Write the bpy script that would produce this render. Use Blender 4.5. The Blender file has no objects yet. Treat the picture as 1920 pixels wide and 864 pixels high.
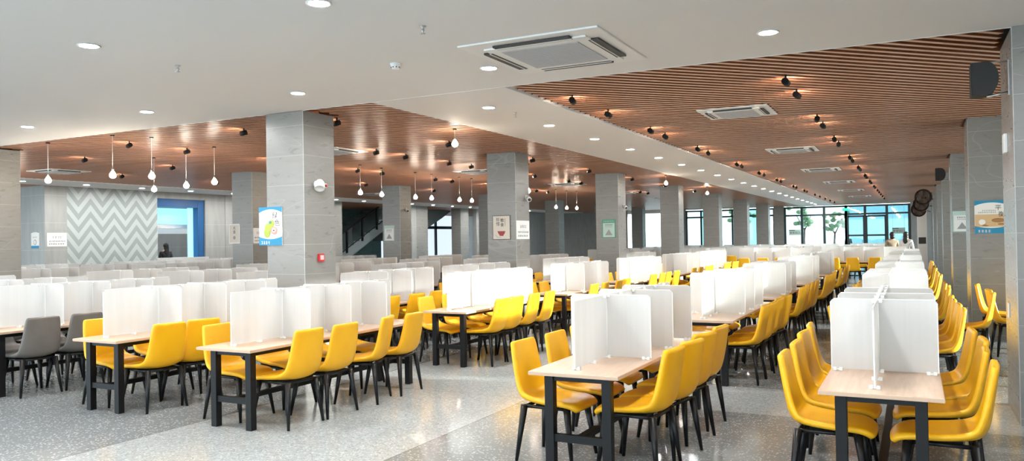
import bpy, bmesh, math, random
from mathutils import Vector, Matrix
random.seed(7)
PI = math.pi
SC = bpy.context.scene
COL = SC.collection
R = math.radians

# ------------------------------------------------------------------ materials
def mat(name, col=(.5,.5,.5), rough=.5, metal=0., emit=None, strength=0., spec=.5):
    m = bpy.data.materials.new(name); m.use_nodes = True
    b = m.node_tree.nodes['Principled BSDF']
    b.inputs['Base Color'].default_value = (*col, 1)
    b.inputs['Roughness'].default_value = rough
    b.inputs['Metallic'].default_value = metal
    b.inputs['Specular IOR Level'].default_value = spec
    if emit:
        b.inputs['Emission Color'].default_value = (*emit, 1)
        b.inputs['Emission Strength'].default_value = strength
    return m
def nn(m, t, **kw):
    n = m.node_tree.nodes.new(t)
    for k, v in kw.items(): setattr(n, k, v)
    return n
def lk(m, a, b): m.node_tree.links.new(a, b)
def math_n(m, op, a, b=None, c=None):
    n = nn(m, 'ShaderNodeMath', operation=op)
    for i, v in enumerate((a, b, c)):
        if v is None: continue
        if isinstance(v, (int, float)): n.inputs[i].default_value = v
        else: lk(m, v, n.inputs[i])
    return n.outputs[0]
def mixc(m, fac, a, b, mode='MIX'):
    n = nn(m, 'ShaderNodeMix', data_type='RGBA', blend_type=mode)
    for i, v in ((0, fac), (6, a), (7, b)):
        if isinstance(v, (int, float)): n.inputs[i].default_value = v
        elif isinstance(v, tuple): n.inputs[i].default_value = (*v, 1)
        else: lk(m, v, n.inputs[i])
    return n.outputs[2]
def xyz(m):
    t = nn(m, 'ShaderNodeTexCoord'); s = nn(m, 'ShaderNodeSeparateXYZ')
    lk(m, t.outputs['Object'], s.inputs[0])
    return t.outputs['Object'], s.outputs[0], s.outputs[1], s.outputs[2]
def noise(m, vec, scale, detail=3, rough=.5, dist=0.):
    n = nn(m, 'ShaderNodeTexNoise'); lk(m, vec, n.inputs['Vector'])
    n.inputs['Scale'].default_value = scale; n.inputs['Detail'].default_value = detail
    n.inputs['Roughness'].default_value = rough; n.inputs['Distortion'].default_value = dist
    return n.outputs['Fac']
def ramp(m, fac, stops):
    r = nn(m, 'ShaderNodeValToRGB'); lk(m, fac, r.inputs[0])
    e = r.color_ramp.elements
    while len(e) < len(stops): e.new(.5)
    for i, (p, c) in enumerate(stops): e[i].position = p; e[i].color = (*c, 1) if isinstance(c, tuple) else (c, c, c, 1)
    return r.outputs[0]
def scaled(m, vec, s):
    n = nn(m, 'ShaderNodeMapping'); lk(m, vec, n.inputs[0]); n.inputs['Scale'].default_value = s
    return n.outputs[0]
def bsdf(m): return m.node_tree.nodes['Principled BSDF']
def bump(m, h, strength=.2, dist=.002):
    n = nn(m, 'ShaderNodeBump'); n.inputs['Strength'].default_value = strength; n.inputs['Distance'].default_value = dist
    lk(m, h, n.inputs['Height']); lk(m, n.outputs[0], bsdf(m).inputs['Normal'])

M = {}
# terrazzo: light strip, cross band with painted daylight, darker fields, white and dark chips
m = M['terrazzo'] = mat('terrazzo', rough=.2, spec=.55)
v, x, y, z = xyz(m)
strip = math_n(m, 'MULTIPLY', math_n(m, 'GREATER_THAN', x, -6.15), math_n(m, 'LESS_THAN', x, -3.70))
daylit_strip = math_n(m, 'MULTIPLY', math_n(m, 'GREATER_THAN', y, 7.72), math_n(m, 'LESS_THAN', y, 9.04))  # paler terrazzo, with daylight between table rows put into the colour
st = math_n(m, 'MAXIMUM', strip, daylit_strip)
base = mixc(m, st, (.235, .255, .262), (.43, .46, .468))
base = mixc(m, ramp(m, noise(m, v, 22, 4), [(.35, 0.), (.7, .35)]), base, (.16, .165, .165))
vo = nn(m, 'ShaderNodeTexVoronoi'); vo.inputs['Scale'].default_value = 46; lk(m, v, vo.inputs['Vector'])
vo.inputs['Randomness'].default_value = 1.
sel = nn(m, 'ShaderNodeSeparateColor'); lk(m, vo.outputs['Color'], sel.inputs[0])
chip = math_n(m, 'MULTIPLY', math_n(m, 'LESS_THAN', vo.outputs['Distance'], .40), math_n(m, 'GREATER_THAN', sel.outputs[0], .62))
base = mixc(m, math_n(m, 'MULTIPLY', chip, .62), base, (.66, .68, .68))
vo2 = nn(m, 'ShaderNodeTexVoronoi'); vo2.inputs['Scale'].default_value = 55; lk(m, v, vo2.inputs['Vector'])
sel2 = nn(m, 'ShaderNodeSeparateColor'); lk(m, vo2.outputs['Color'], sel2.inputs[0])
chip2 = math_n(m, 'MULTIPLY', math_n(m, 'LESS_THAN', vo2.outputs['Distance'], .38), math_n(m, 'GREATER_THAN', sel2.outputs[1], .72))
base = mixc(m, math_n(m, 'MULTIPLY', chip2, .5), base, (.12, .125, .13))
def line_at(m, c, pos, w=.004):
    return math_n(m, 'LESS_THAN', math_n(m, 'ABSOLUTE', math_n(m, 'SUBTRACT', c, pos)), w)
jx = line_at(m, math_n(m, 'FRACT', math_n(m, 'DIVIDE', math_n(m, 'SUBTRACT', y, 7.53), 6.35)), 0.0, .0009)
jn = math_n(m, 'MAXIMUM', jx, math_n(m, 'MAXIMUM', line_at(m, x, -6.15), line_at(m, x, -3.70)))
base = mixc(m, jn, base, (.13, .13, .13))
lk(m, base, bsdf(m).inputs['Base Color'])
lk(m, ramp(m, noise(m, v, 1.3, 2), [(.3, .12), (.7, .22)]), bsdf(m).inputs['Roughness'])
# ceiling paint
m = M['paint'] = mat('white_ceiling_paint', (.80, .785, .765), .7)
v, x, y, z = xyz(m); bump(m, noise(m, v, 60, 2), .05)
M['white'] = mat('white_plastic', (.82, .82, .81), .4)
M['white_metal'] = mat('white_powder_coat', (.8, .8, .79), .35)
# grey stone tile, horizontal grout every 0.405 m and a slanted vein
m = M['tile'] = mat('grey_stone_tile', rough=.32)
v, x, y, z = xyz(m)
nz = noise(m, scaled(m, v, (1.2, 1.2, 5)), 3.5, 5, .6, .6)
c = ramp(m, nz, [(.3, (.225, .217, .203)), (.7, (.255, .246, .231))])
vein = noise(m, scaled(m, v, (1, 1, 2.2)), .8, 0, .5, .9)
vl = math_n(m, 'LESS_THAN', math_n(m, 'ABSOLUTE', math_n(m, 'SUBTRACT', vein, .5)), .004)
c = mixc(m, math_n(m, 'MULTIPLY', vl, .22), c, (.42, .41, .39))
gr = math_n(m, 'FRACT', math_n(m, 'DIVIDE', math_n(m, 'ADD', z, -.065 + .0025), .405))
gl = math_n(m, 'LESS_THAN', gr, .013)
c = mixc(m, gl, c, (.40, .39, .37))
lk(m, c, bsdf(m).inputs['Base Color'])
lk(m, ramp(m, nz, [(.3, .25), (.7, .4)]), bsdf(m).inputs['Roughness'])
m = M['wall'] = mat('grey_wall_panel', rough=.45)
v, x, y, z = xyz(m)
c = ramp(m, noise(m, scaled(m, v, (2, 2, .4)), 3, 4), [(.3, (.29, .30, .29)), (.7, (.35, .36, .35))])
g1 = math_n(m, 'LESS_THAN', math_n(m, 'FRACT', math_n(m, 'DIVIDE', z, .81)), .008)
c = mixc(m, g1, c, (.5, .5, .48)); lk(m, c, bsdf(m).inputs['Base Color'])
# chevron tile wall (plane along Y)
m = M['chevron'] = mat('chevron_tile', rough=.35)
v, x, y, z = xyz(m)
tri = math_n(m, 'ABSOLUTE', math_n(m, 'SUBTRACT', math_n(m, 'FRACT', math_n(m, 'DIVIDE', y, .80)), .5))
f = math_n(m, 'FRACT', math_n(m, 'DIVIDE', math_n(m, 'ADD', z, math_n(m, 'MULTIPLY', tri, .98)), .40))
c = mixc(m, math_n(m, 'GREATER_THAN', f, .5), (.43, .49, .485), (.29, .33, .33))
lk(m, c, bsdf(m).inputs['Base Color'])
# slat wood: lit undersides and shaded sides put into two colours
m = M['slat'] = mat('slat_wood_lit', rough=.33, spec=.5)
v, x, y, z = xyz(m)
rot = nn(m, 'ShaderNodeMapping'); lk(m, v, rot.inputs[0]); rot.inputs['Rotation'].default_value = (0, 0, -PI/4); rot.inputs['Scale'].default_value = (.5, 7, 3)
g = noise(m, rot.outputs[0], 3, 4, .6)
c = ramp(m, g, [(.25, (.56, .32, .20)), (.6, (.70, .44, .30)), (.85, (.78, .54, .40))])
lk(m, c, bsdf(m).inputs['Base Color'])
m = M['slat_shaded'] = mat('slat_wood_shaded', rough=.4, spec=.4)  # same wood darkened: shade between the slats put into the colour
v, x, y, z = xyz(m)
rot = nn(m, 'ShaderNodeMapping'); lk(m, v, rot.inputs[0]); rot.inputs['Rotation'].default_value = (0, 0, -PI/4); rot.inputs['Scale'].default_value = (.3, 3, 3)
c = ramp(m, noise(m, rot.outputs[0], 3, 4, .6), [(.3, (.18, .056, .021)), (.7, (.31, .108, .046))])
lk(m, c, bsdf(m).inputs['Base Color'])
M['plenum'] = mat('dark_plenum', (.035, .03, .027), .9)
# light table wood
m = M['tabletop'] = mat('pale_oak_laminate', rough=.28)
v, x, y, z = xyz(m)
c = ramp(m, noise(m, scaled(m, v, (9, .7, 9)), 4, 5, .6, .3), [(.25, (.56, .38, .26)), (.75, (.72, .53, .40))])
lk(m, c, bsdf(m).inputs['Base Color'])
m = M['edge'] = mat('tabletop_edge', (.55, .38, .27), .45)
M['black'] = mat('black_powder_coat', (.006, .006, .007), .45, spec=.25)
M['blackleg'] = mat('black_lacquer', (.005, .005, .006), .35, spec=.3)
def leather(name, c1, c2, rough=.42):
    m = mat(name, rough=rough, spec=.45)
    v, x, y, z = xyz(m)
    c = ramp(m, noise(m, v, 5, 3), [(.3, c1), (.7, c2)])
    lk(m, c, bsdf(m).inputs['Base Color']); bump(m, noise(m, v, 240, 2), .10, .001)
    return m
M['yellow'] = leather('yellow_leather', (.85, .42, .006), (.88, .47, .010))
M['greyseat'] = leather('grey_leather', (.125, .115, .105), (.155, .142, .13))
# fluted frosted polycarbonate
m = M['frost'] = bpy.data.materials.new('frosted_fluted_panel'); m.use_nodes = True
nt = m.node_tree; nt.nodes.clear()
out = nn(m, 'ShaderNodeOutputMaterial')
tc = nn(m, 'ShaderNodeTexCoord'); sp = nn(m, 'ShaderNodeSeparateXYZ'); lk(m, tc.outputs['Object'], sp.inputs[0])
along = math_n(m, 'ADD', sp.outputs[0], sp.outputs[1])
wv = math_n(m, 'SINE', math_n(m, 'MULTIPLY', along, 2*PI/.011))
wv2 = noise(m, scaled(m, tc.outputs['Object'], (1, 1, .02)), 26, 2)
tone = math_n(m, 'ADD', math_n(m, 'MULTIPLY', wv, .015), wv2)
colr = ramp(m, tone, [(.3, (.90, .905, .90)), (.7, (.96, .96, .955))])
dif = nn(m, 'ShaderNodeBsdfDiffuse'); lk(m, colr, dif.inputs[0])
trl = nn(m, 'ShaderNodeBsdfTranslucent'); lk(m, colr, trl.inputs[0])
refr = nn(m, 'ShaderNodeBsdfRefraction'); refr.inputs['IOR'].default_value = 1.12; refr.inputs['Roughness'].default_value = .55
refr.inputs[0].default_value = (.95, .96, .955, 1)
tra = nn(m, 'ShaderNodeBsdfTransparent'); tra.inputs[0].default_value = (.97, .98, .98, 1)
gls = nn(m, 'ShaderNodeBsdfGlossy'); gls.inputs['Roughness'].default_value = .25; gls.inputs[0].default_value = (1, 1, 1, 1)
def mixs(m, f, a, b):
    n = nn(m, 'ShaderNodeMixShader'); n.inputs[0].default_value = f
    lk(m, a, n.inputs[1]); lk(m, b, n.inputs[2]); return n.outputs[0]
s1 = mixs(m, .55, dif.outputs[0], trl.outputs[0])
s2 = mixs(m, .65, refr.outputs[0], tra.outputs[0])
s3 = mixs(m, .40, s1, s2)
s4 = mixs(m, .05, s3, gls.outputs[0])
lk(m, s4, out.inputs[0])
M['panel_edge'] = mat('panel_edge', (.90, .92, .92), .25)
M['clip'] = mat('white_clip', (.88, .88, .87), .35)
# window glass
def glass(name, tint, gl=.08):
    m = bpy.data.materials.new(name); m.use_nodes = True; m.node_tree.nodes.clear()
    o = nn(m, 'ShaderNodeOutputMaterial')
    t = nn(m, 'ShaderNodeBsdfTransparent'); t.inputs[0].default_value = (*tint, 1)
    g = nn(m, 'ShaderNodeBsdfGlossy'); g.inputs['Roughness'].default_value = .03
    lk(m, mixs(m, gl, t.outputs[0], g.outputs[0]), o.inputs[0])
    return m
M['glass'] = glass('clear_glass', (.93, .97, .97)); M['glass_far'] = glass('pale_film_glass', (.60, .66, .65))
M['glass_blue'] = glass('blue_film_glass', (.27, .43, .47))
M['glass_cyan'] = glass('cyan_glass', (.38, .56, .56))
M['frame'] = mat('dark_window_frame', (.010, .030, .035), .4)
M['steel'] = mat('brushed_steel', (.55, .55, .55), .3, 1.)
M['darkbrown'] = mat('dark_fan_metal', (.05, .03, .022), .45)
M['speaker'] = mat('black_speaker', (.006, .006, .006), .6)
M['ac_grille'] = mat('ac_intake_grille', (.42, .41, .41), .5)
M['ac_slot'] = mat('ac_outlet_slot', (.03, .03, .03), .6)
M['lamp'] = mat('downlight_diffuser', (1, 1, 1), .5, emit=(1, .985, .96), strength=400)
M['bulb'] = mat('pendant_bulb', (1, .95, .85), .3, emit=(1, .86, .68), strength=85)
M['lens'] = mat('spot_lens', (1, .95, .9), .3, emit=(1, .80, .62), strength=170)
M['red'] = mat('red_alarm', (.55, .02, .03), .35)
M['redlight'] = mat('pink_label', (.85, .6, .62), .4)
M['ink'] = mat('dark_ink', (.03, .03, .03), .7)
M['greyink'] = mat('grey_ink', (.32, .32, .32), .7)
M['paper'] = mat('paper_white', (.80, .78, .74), .55)
M['cream'] = mat('cream_paper', (.66, .60, .52), .55)
M['blue'] = mat('poster_blue', (.01, .23, .42), .5)
M['navy'] = mat('poster_navy', (.02, .06, .2), .5)
M['sand'] = mat('poster_sand', (.62, .42, .22), .55)
M['bread'] = mat('poster_bread', (.34, .17, .06), .55)
M['lime'] = mat('poster_lime', (.38, .45, .06), .5)
M['pink'] = mat('poster_pink', (.75, .32, .28), .5)
M['maroon'] = mat('bowl_maroon', (.33, .03, .03), .5)
M['green'] = mat('poster_green', (.10, .33, .22), .5)
M['mint'] = mat('poster_mint', (.50, .66, .60), .5)
M['bowlframe'] = mat('dark_picture_frame', (.12, .11, .09), .5)
M['exit'] = mat('exit_sign_green', (0, .5, .2), .4, emit=(0, .9, .35), strength=.9)
M['skin'] = mat('skin', (.62, .38, .27), .5)
M['hair'] = mat('black_hair', (.008, .007, .007), .5)
M['whitecloth'] = mat('white_cloth', (.75, .75, .74), .8)
M['blackcloth'] = mat('black_cloth', (.02, .02, .022), .8)
M['tancloth'] = mat('tan_cloth', (.35, .27, .18), .8)
M['teal'] = mat('teal_brick', (.10, .20, .22), .6)
m = M['brick'] = mat('teal_brick_wall', rough=.6)
v, x, y, z = xyz(m)
cmb = nn(m, 'ShaderNodeCombineXYZ'); lk(m, y, cmb.inputs[0]); lk(m, z, cmb.inputs[1])
bt = nn(m, 'ShaderNodeTexBrick'); lk(m, cmb.outputs[0], bt.inputs[0]); bt.inputs['Scale'].default_value = 3.2
bt.inputs['Color1'].default_value = (.12, .22, .235, 1); bt.inputs['Color2'].default_value = (.16, .28, .29, 1); bt.inputs['Mortar'].default_value = (.07, .13, .14, 1)
lk(m, bt.outputs[0], bsdf(m).inputs['Base Color'])
M['stair'] = mat('stair_slab_grey', (.20, .24, .25), .6)
M['shopblue'] = mat('shop_fascia_blue', (.008, .085, .24), .4)
M['shopcyan'] = mat('shop_lightbox_cyan', (.25, .62, .80), .4, emit=(.30, .72, .95), strength=.55)
M['windowglow'] = mat('glowing_window_pane', (.75, .82, .88), .5, emit=(.75, .88, 1), strength=.45)
M['shopfill'] = mat('shop_fill_glow', (1, 1, 1), .5, emit=(.92, .97, 1), strength=.9)
M['counter'] = mat('counter_stone', (.55, .57, .56), .35)
M['leaf'] = mat('tree_leaves', (.16, .26, .15), .8)
M['ground'] = mat('outside_paving', (.55, .56, .55), .9)

# ------------------------------------------------------------------ mesh builder
class MB:
    def __init__(s): s.bm = bmesh.new(); s.mats = []; s.cur = 0
    def mt(s, m):
        if m not in s.mats: s.mats.append(m)
        s.cur = s.mats.index(m); return s
    def _f(s, vs, smooth=False):
        try: f = s.bm.faces.new(vs)
        except ValueError: return
        f.material_index = s.cur; f.smooth = smooth
    def box(s, x0, y0, z0, x1, y1, z1, b=0.):
        X = sorted((x0, x1)); Y = sorted((y0, y1)); Z = sorted((z0, z1))
        if b <= 0:
            v = [s.bm.verts.new((X[i], Y[j], Z[k])) for i in (0, 1) for j in (0, 1) for k in (0, 1)]
            for q in ((0,1,3,2),(4,6,7,5),(0,4,5,1),(2,3,7,6),(0,2,6,4),(1,5,7,3)): s._f([v[i] for i in q])
            return s
        t = bmesh.new(); r = bmesh.ops.create_cube(t, size=1)
        bmesh.ops.scale(t, vec=(X[1]-X[0], Y[1]-Y[0], Z[1]-Z[0]), verts=t.verts)
        bmesh.ops.bevel(t, geom=list(t.edges), offset=b, segments=2, affect='EDGES', profile=.6)
        bmesh.ops.translate(t, vec=((X[0]+X[1])/2, (Y[0]+Y[1])/2, (Z[0]+Z[1])/2), verts=t.verts)
        s.merge(t); return s
    def merge(s, t, smooth=False):
        mp = {}
        for v in t.verts: mp[v] = s.bm.verts.new(v.co)
        for f in t.faces: s._f([mp[v] for v in f.verts], smooth)
        t.free()
    def bar(s, p, q, r0, r1=None, n=10, smooth=True, square=False):
        """tapered round (or square) bar from p to q"""
        p = Vector(p); q = Vector(q); r1 = r0 if r1 is None else r1
        d = (q-p).normalized(); a = d.orthogonal().normalized() if abs(d.z) < .9 else Vector((1, 0, 0))
        a = (a - d*a.dot(d)).normalized(); b = d.cross(a)
        if square: n = 4
        A = []; B = []
        for i in range(n):
            t = 2*PI*i/n + (PI/4 if square else 0); k = math.sqrt(2) if square else 1
            o = (a*math.cos(t) + b*math.sin(t))*k
            A.append(s.bm.verts.new(p+o*r0)); B.append(s.bm.verts.new(q+o*r1))
        for i in range(n):
            j = (i+1) % n; s._f([A[i], A[j], B[j], B[i]], smooth and not square)
        s._f(A[::-1]); s._f(B); return s
    def lathe(s, prof, c=(0, 0, 0), n=20, ax='z', smooth=True, cap=True):
        rings = []
        for r, h in prof:
            ring = []
            for i in range(n):
                t = 2*PI*i/n; a, b = max(r, 1e-4)*math.cos(t), max(r, 1e-4)*math.sin(t)
                p = {'z': (a, b, h), 'x': (h, a, b), 'y': (a, h, b)}[ax]
                ring.append(s.bm.verts.new((c[0]+p[0], c[1]+p[1], c[2]+p[2])))
            rings.append(ring)
        for k in range(len(rings)-1):
            for i in range(n):
                j = (i+1) % n; s._f([rings[k][i], rings[k][j], rings[k+1][j], rings[k+1][i]], smooth)
        if cap: s._f(rings[0][::-1]); s._f(rings[-1])
        return s
    def prism(s, pts, axis, a, b):
        """polygon pts in the plane normal to axis, extruded a..b"""
        def P(u, v, w): return {'y': (u, w, v), 'x': (w, u, v), 'z': (u, v, w)}[axis]
        A = [s.bm.verts.new(P(u, v, a)) for u, v in pts]; B = [s.bm.verts.new(P(u, v, b)) for u, v in pts]
        n = len(pts)
        for i in range(n): j = (i+1) % n; s._f([A[i], A[j], B[j], B[i]])
        s._f(A[::-1]); s._f(B); return s
    def blob(s, c, r, seg=12):
        t = bmesh.new(); bmesh.ops.create_uvsphere(t, u_segments=seg, v_segments=max(6, seg*2//3), radius=1)
        bmesh.ops.scale(t, vec=r, verts=t.verts); bmesh.ops.translate(t, vec=c, verts=t.verts)
        s.merge(t, True); return s
    def mesh(s, name):
        bmesh.ops.recalc_face_normals(s.bm, faces=s.bm.faces)
        me = bpy.data.meshes.new(name); s.bm.to_mesh(me); s.bm.free()
        for m in (s.mats or []): me.materials.append(M[m])
        return me
    def build(s, name, parent=None, loc=None, rotz=0.):
        o = bpy.data.objects.new(name, s.mesh(name)); COL.objects.link(o)
        if parent: o.parent = parent
        if loc: o.location = loc
        if rotz: o.rotation_euler.z = rotz
        return o
def empty(name, loc=(0, 0, 0), rz=0.):
    o = bpy.data.objects.new(name, None); COL.objects.link(o); o.location = loc; o.rotation_euler.z = rz
    o.empty_display_size = .1; return o
def tag(o, label=None, cat=None, group=None, kind=None):
    if label: o['label'] = label
    if cat: o['category'] = cat
    if group: o['group'] = group
    if kind: o['kind'] = kind
    return o
KIDS = {}
def copy_tree(o, loc=None, rz=None, parent=None):
    c = o.copy(); COL.objects.link(c)
    if parent is not None: c.parent = parent
    if loc is not None: c.location = loc
    if rz is not None: c.rotation_euler.z = rz
    for ch in KIDS.get(o.name) or [k for k in o.children]: copy_tree(ch, parent=c)
    return c
def struct(o): o['kind'] = 'structure'; return o
def baked(bm_mesh, mods, name, mats):
    o = bpy.data.objects.new('tmp', bm_mesh); COL.objects.link(o)
    for t, kw in mods:
        md = o.modifiers.new(t, t)
        for k, v in kw.items(): setattr(md, k, v)
    bpy.context.view_layer.update()
    dg = bpy.context.evaluated_depsgraph_get()
    me = bpy.data.meshes.new_from_object(o.evaluated_get(dg)); me.name = name
    bpy.data.objects.remove(o)
    me.materials.clear()
    for m in mats: me.materials.append(M[m])
    for p in me.polygons: p.use_smooth = True
    return me
def obj(name, me, parent=None, loc=None):
    o = bpy.data.objects.new(name, me); COL.objects.link(o)
    if parent: o.parent = parent
    if loc: o.location = loc
    return o

# ------------------------------------------------------------------ camera (solved from the photo's vanishing lines)
f_px, yaw, pitch, roll = 1469.4, R(27.1287), R(.67904), R(-.95712)
cyw, syw, cp, spp = math.cos(yaw), math.sin(yaw), math.cos(pitch), math.sin(pitch)
F = Vector((-syw*cp, cyw*cp, spp)); Rt = Vector((cyw, syw, 0)); U = Rt.cross(F)
r2 = math.cos(roll)*Rt + math.sin(roll)*U; u2 = -math.sin(roll)*Rt + math.cos(roll)*U
cd = bpy.data.cameras.new('camera'); cam = bpy.data.objects.new('camera', cd); COL.objects.link(cam)
mw = Matrix((r2, u2, -F)).transposed().to_4x4(); mw.translation = Vector((0, 0, 1.70)); cam.matrix_world = mw
cd.sensor_fit = 'HORIZONTAL'; cd.sensor_width = 36; cd.lens = f_px*36/1920; cd.clip_end = 300; cd.clip_start = .05
SC.camera = cam

# ------------------------------------------------------------------ room shell
CZ = 3.5
COLY = [8.15 + 6.35*k for k in range(7)]                         # column grid
def one(name, mname, *b, bev=0.): return struct(MB().mt(mname).box(*b, b=bev).build(name))
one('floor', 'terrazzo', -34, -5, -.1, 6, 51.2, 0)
one('ceiling', 'paint', -24, -5, CZ, 6, 8.15, CZ+.12)            # wide white band over the camera
one('ceiling', 'paint', -6.17, 8.15, CZ, -4.27, 51, CZ+.12)      # long white band over the aisle
one('ceiling', 'paint', -22.3, 8.15, CZ, -20.55, 51, CZ+.12)
one('ceiling', 'plenum', -34, -5, CZ+.36, 6, 51.2, CZ+.46)
for (a, b) in ((-6.19, -6.17), (-4.27, -4.25), (-20.55, -20.53)): one('trim', 'paint', a, 8.15, CZ-.004, b, 51, CZ+.3)
one('trim', 'paint', -24, 8.15, CZ-.004, 6, 8.165, CZ+.3)
# slats run at 45 degrees, cut round the columns
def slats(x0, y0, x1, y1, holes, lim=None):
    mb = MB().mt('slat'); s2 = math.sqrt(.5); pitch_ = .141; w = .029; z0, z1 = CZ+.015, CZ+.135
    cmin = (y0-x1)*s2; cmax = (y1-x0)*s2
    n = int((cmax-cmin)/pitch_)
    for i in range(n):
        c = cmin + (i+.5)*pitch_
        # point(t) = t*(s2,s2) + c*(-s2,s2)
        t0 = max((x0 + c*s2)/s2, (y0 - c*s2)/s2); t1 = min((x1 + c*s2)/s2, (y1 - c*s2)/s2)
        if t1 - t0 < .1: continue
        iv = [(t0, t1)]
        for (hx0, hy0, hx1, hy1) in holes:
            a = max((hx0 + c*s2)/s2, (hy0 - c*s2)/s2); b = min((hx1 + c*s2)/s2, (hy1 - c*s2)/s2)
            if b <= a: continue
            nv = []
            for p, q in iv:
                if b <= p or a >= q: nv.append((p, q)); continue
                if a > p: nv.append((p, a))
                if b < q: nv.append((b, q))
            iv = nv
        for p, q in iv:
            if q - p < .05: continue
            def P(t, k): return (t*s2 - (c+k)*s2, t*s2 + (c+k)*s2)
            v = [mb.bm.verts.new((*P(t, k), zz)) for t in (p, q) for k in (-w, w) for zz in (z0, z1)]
            mb.mt('slat_shaded')
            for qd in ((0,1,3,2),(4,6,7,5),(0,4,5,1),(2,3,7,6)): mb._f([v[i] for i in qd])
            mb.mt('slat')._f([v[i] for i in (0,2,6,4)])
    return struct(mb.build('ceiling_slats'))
cols = []
for k, y in enumerate(COLY):
    cols += [(-8.0, y, -7.33, y+.63), (-15.42, y, -14.73, y+.63)]
piers = [(.80, y if k else 8.12, 2.6, y+1.0) for k, y in enumerate(COLY)]
acs = [(-2.26, 11.72), (-2.26, 17.57), (-2.26, 23.4), (-2.26, 29.3), (-2.26, 35.1), (-2.26, 41),
       (-10.2, 12.2), (-10.2, 18.0), (-10.2, 24.0), (-10.2, 30), (-18.1, 11.7), (-18.1, 18), (-10.2, 36), (-18.1, 24)]
ach = [(x-.5, y-.5, x+.5, y+.5) for x, y in acs]
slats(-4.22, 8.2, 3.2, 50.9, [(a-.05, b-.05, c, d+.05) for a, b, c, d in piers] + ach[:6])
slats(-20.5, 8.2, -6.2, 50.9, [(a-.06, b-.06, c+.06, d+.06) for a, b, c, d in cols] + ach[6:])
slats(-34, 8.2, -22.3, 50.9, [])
for (a, b, c, d) in cols:
    one('column', 'tile', a, b, 0, c, d, CZ+.06 if b > 8.5 else CZ)
for (a, b, c, d) in piers:
    one('column', 'tile', a, b, 0, c, d, CZ+.06 if b > 8.5 else CZ)
for (a, b, c, d) in cols[:8] + piers[:3]:                        # light corner beads
    mb = MB().mt('counter')
    xs = (c,) if a < 0 else (a,)
    for xx in xs: mb.box(xx-.003, b-.002, 0, xx+.002, b+.003, CZ)
    struct(mb.build('trim'))
# shell behind and beside: solid right wall with window bays, open daylight side behind the camera
wy = [-5] + [v for k, y in enumerate(COLY) for v in (y+(.0 if k else -.03), y+1.0)] + [51]
WX = 3.2
one('wall_right', 'wall', WX, -5, 0, WX+.2, 8.12, CZ+.4)
for k, y in enumerate(COLY):
    one('wall_right', 'tile', WX, y, 0, WX+.2, y+1.0, CZ+.4)
    y2 = COLY[k+1] if k < 6 else 51
    one('wall_right', 'wall', WX, y+1.0, 0, WX+.2, y2, .30)
    one('wall_right', 'wall', WX, y+1.0, 3.3, WX+.2, y2, CZ+.4)
    mb = MB().mt('frame'); n = 4
    for i in range(n+1):
        yy = y+1.0 + (y2-y-1.0)*i/n; mb.box(WX+.05, yy-.03, .30, WX+.12, yy+.03, 3.3)
    for zz in (.33, 2.6, 3.27): mb.box(WX+.06, y+1.0, zz-.03, WX+.11, y2, zz+.03)
    w = struct(mb.build('window_%d' % (20+k)))
    struct(MB().mt('glass').box(WX+.08, y+1.0, .3, WX+.09, y2, 3.3).build('pane', w))
# far wall: grey part, long window run, glazed entrance
Y1 = 51.0
one('wall_back', 'wall', -34, Y1, 0, -17.3, Y1+.2, CZ+.4)
one('wall_back', 'wall', -14.1, Y1, 0, -13.3, Y1+.2, CZ+.4)
one('wall_back', 'wall', -17.3, Y1, 0, -14.1, Y1+.2, .5)
w = one('window_4', 'panel_edge', -17.3, Y1, 3.3, -14.1, Y1+.2, CZ+.4)  # window added in a bright stretch of wall to bring daylight in
struct(MB().mt('glass').box(-17.3, Y1+.08, .5, -14.1, Y1+.09, 3.3).build('pane', w))
one('wall_back', 'wall', -.15, Y1, 0, 3.4, Y1+.2, CZ+.4)
one('wall_back', 'tile', -7.75, Y1-.05, 0, -7.15, Y1+.2, CZ+.1)
one('wall_back', 'wall', -13.3, Y1, 0, -7.15, Y1+.2, .35)
one('trim', 'paint', -13.3, Y1-.02, 3.46, -.15, Y1+.2, CZ+.4)
def glazing(idx, xs, z0, z1, tr, panes, fr=.05):
    mb = MB().mt('frame')
    for xx in xs: mb.box(xx-fr, Y1, z0, xx+fr, Y1+.12, z1)
    for zz in (z0+.03, tr, z1-.06): mb.box(xs[0], Y1+.01, zz-.05, xs[-1], Y1+.11, zz+.05)
    w = struct(mb.build('window_%d' % idx))
    for i in range(len(xs)-1):
        struct(MB().mt(panes[i]).box(xs[i]+fr, Y1+.05, z0, xs[i+1]-fr, Y1+.06, z1).build('pane', w))
glazing(1, [-13.25, -12.3, -11.3, -10.3, -9.3, -8.4, -7.75], .35, 3.42, 2.95, ['glass_far', 'glass_cyan', 'glass_far']*2)
glazing(2, [-7.1, -6.1, -4.82, -3.6], 0, 3.44, 2.9, ['glass_far', 'glass_far', 'glass_far'], .07)
glazing(3, [-3.6, -2.55, -1.38, -.2], 0, 3.44, 2.9, ['glass_blue', 'glass_blue', 'glass_blue'], .07)
for i, (xa, xb) in enumerate(((-3.5, -2.62), (-2.48, -1.46))):   # double door leaves
    mb = MB().mt('frame')
    for xx in (xa, xb): mb.box(xx-.05, Y1-.03, 0, xx+.05, Y1+.0, 2.8)
    for zz in (.06, 1.62, 2.76): mb.box(xa, Y1-.03, zz-.05, xb, Y1, zz+.05)
    d = struct(mb.build('door_%d' % (i+1)))
    MB().mt('steel').bar((xb-.1, Y1-.07, .9), (xb-.1, Y1-.07, 1.35), .014).build('door_handle', d)
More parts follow.
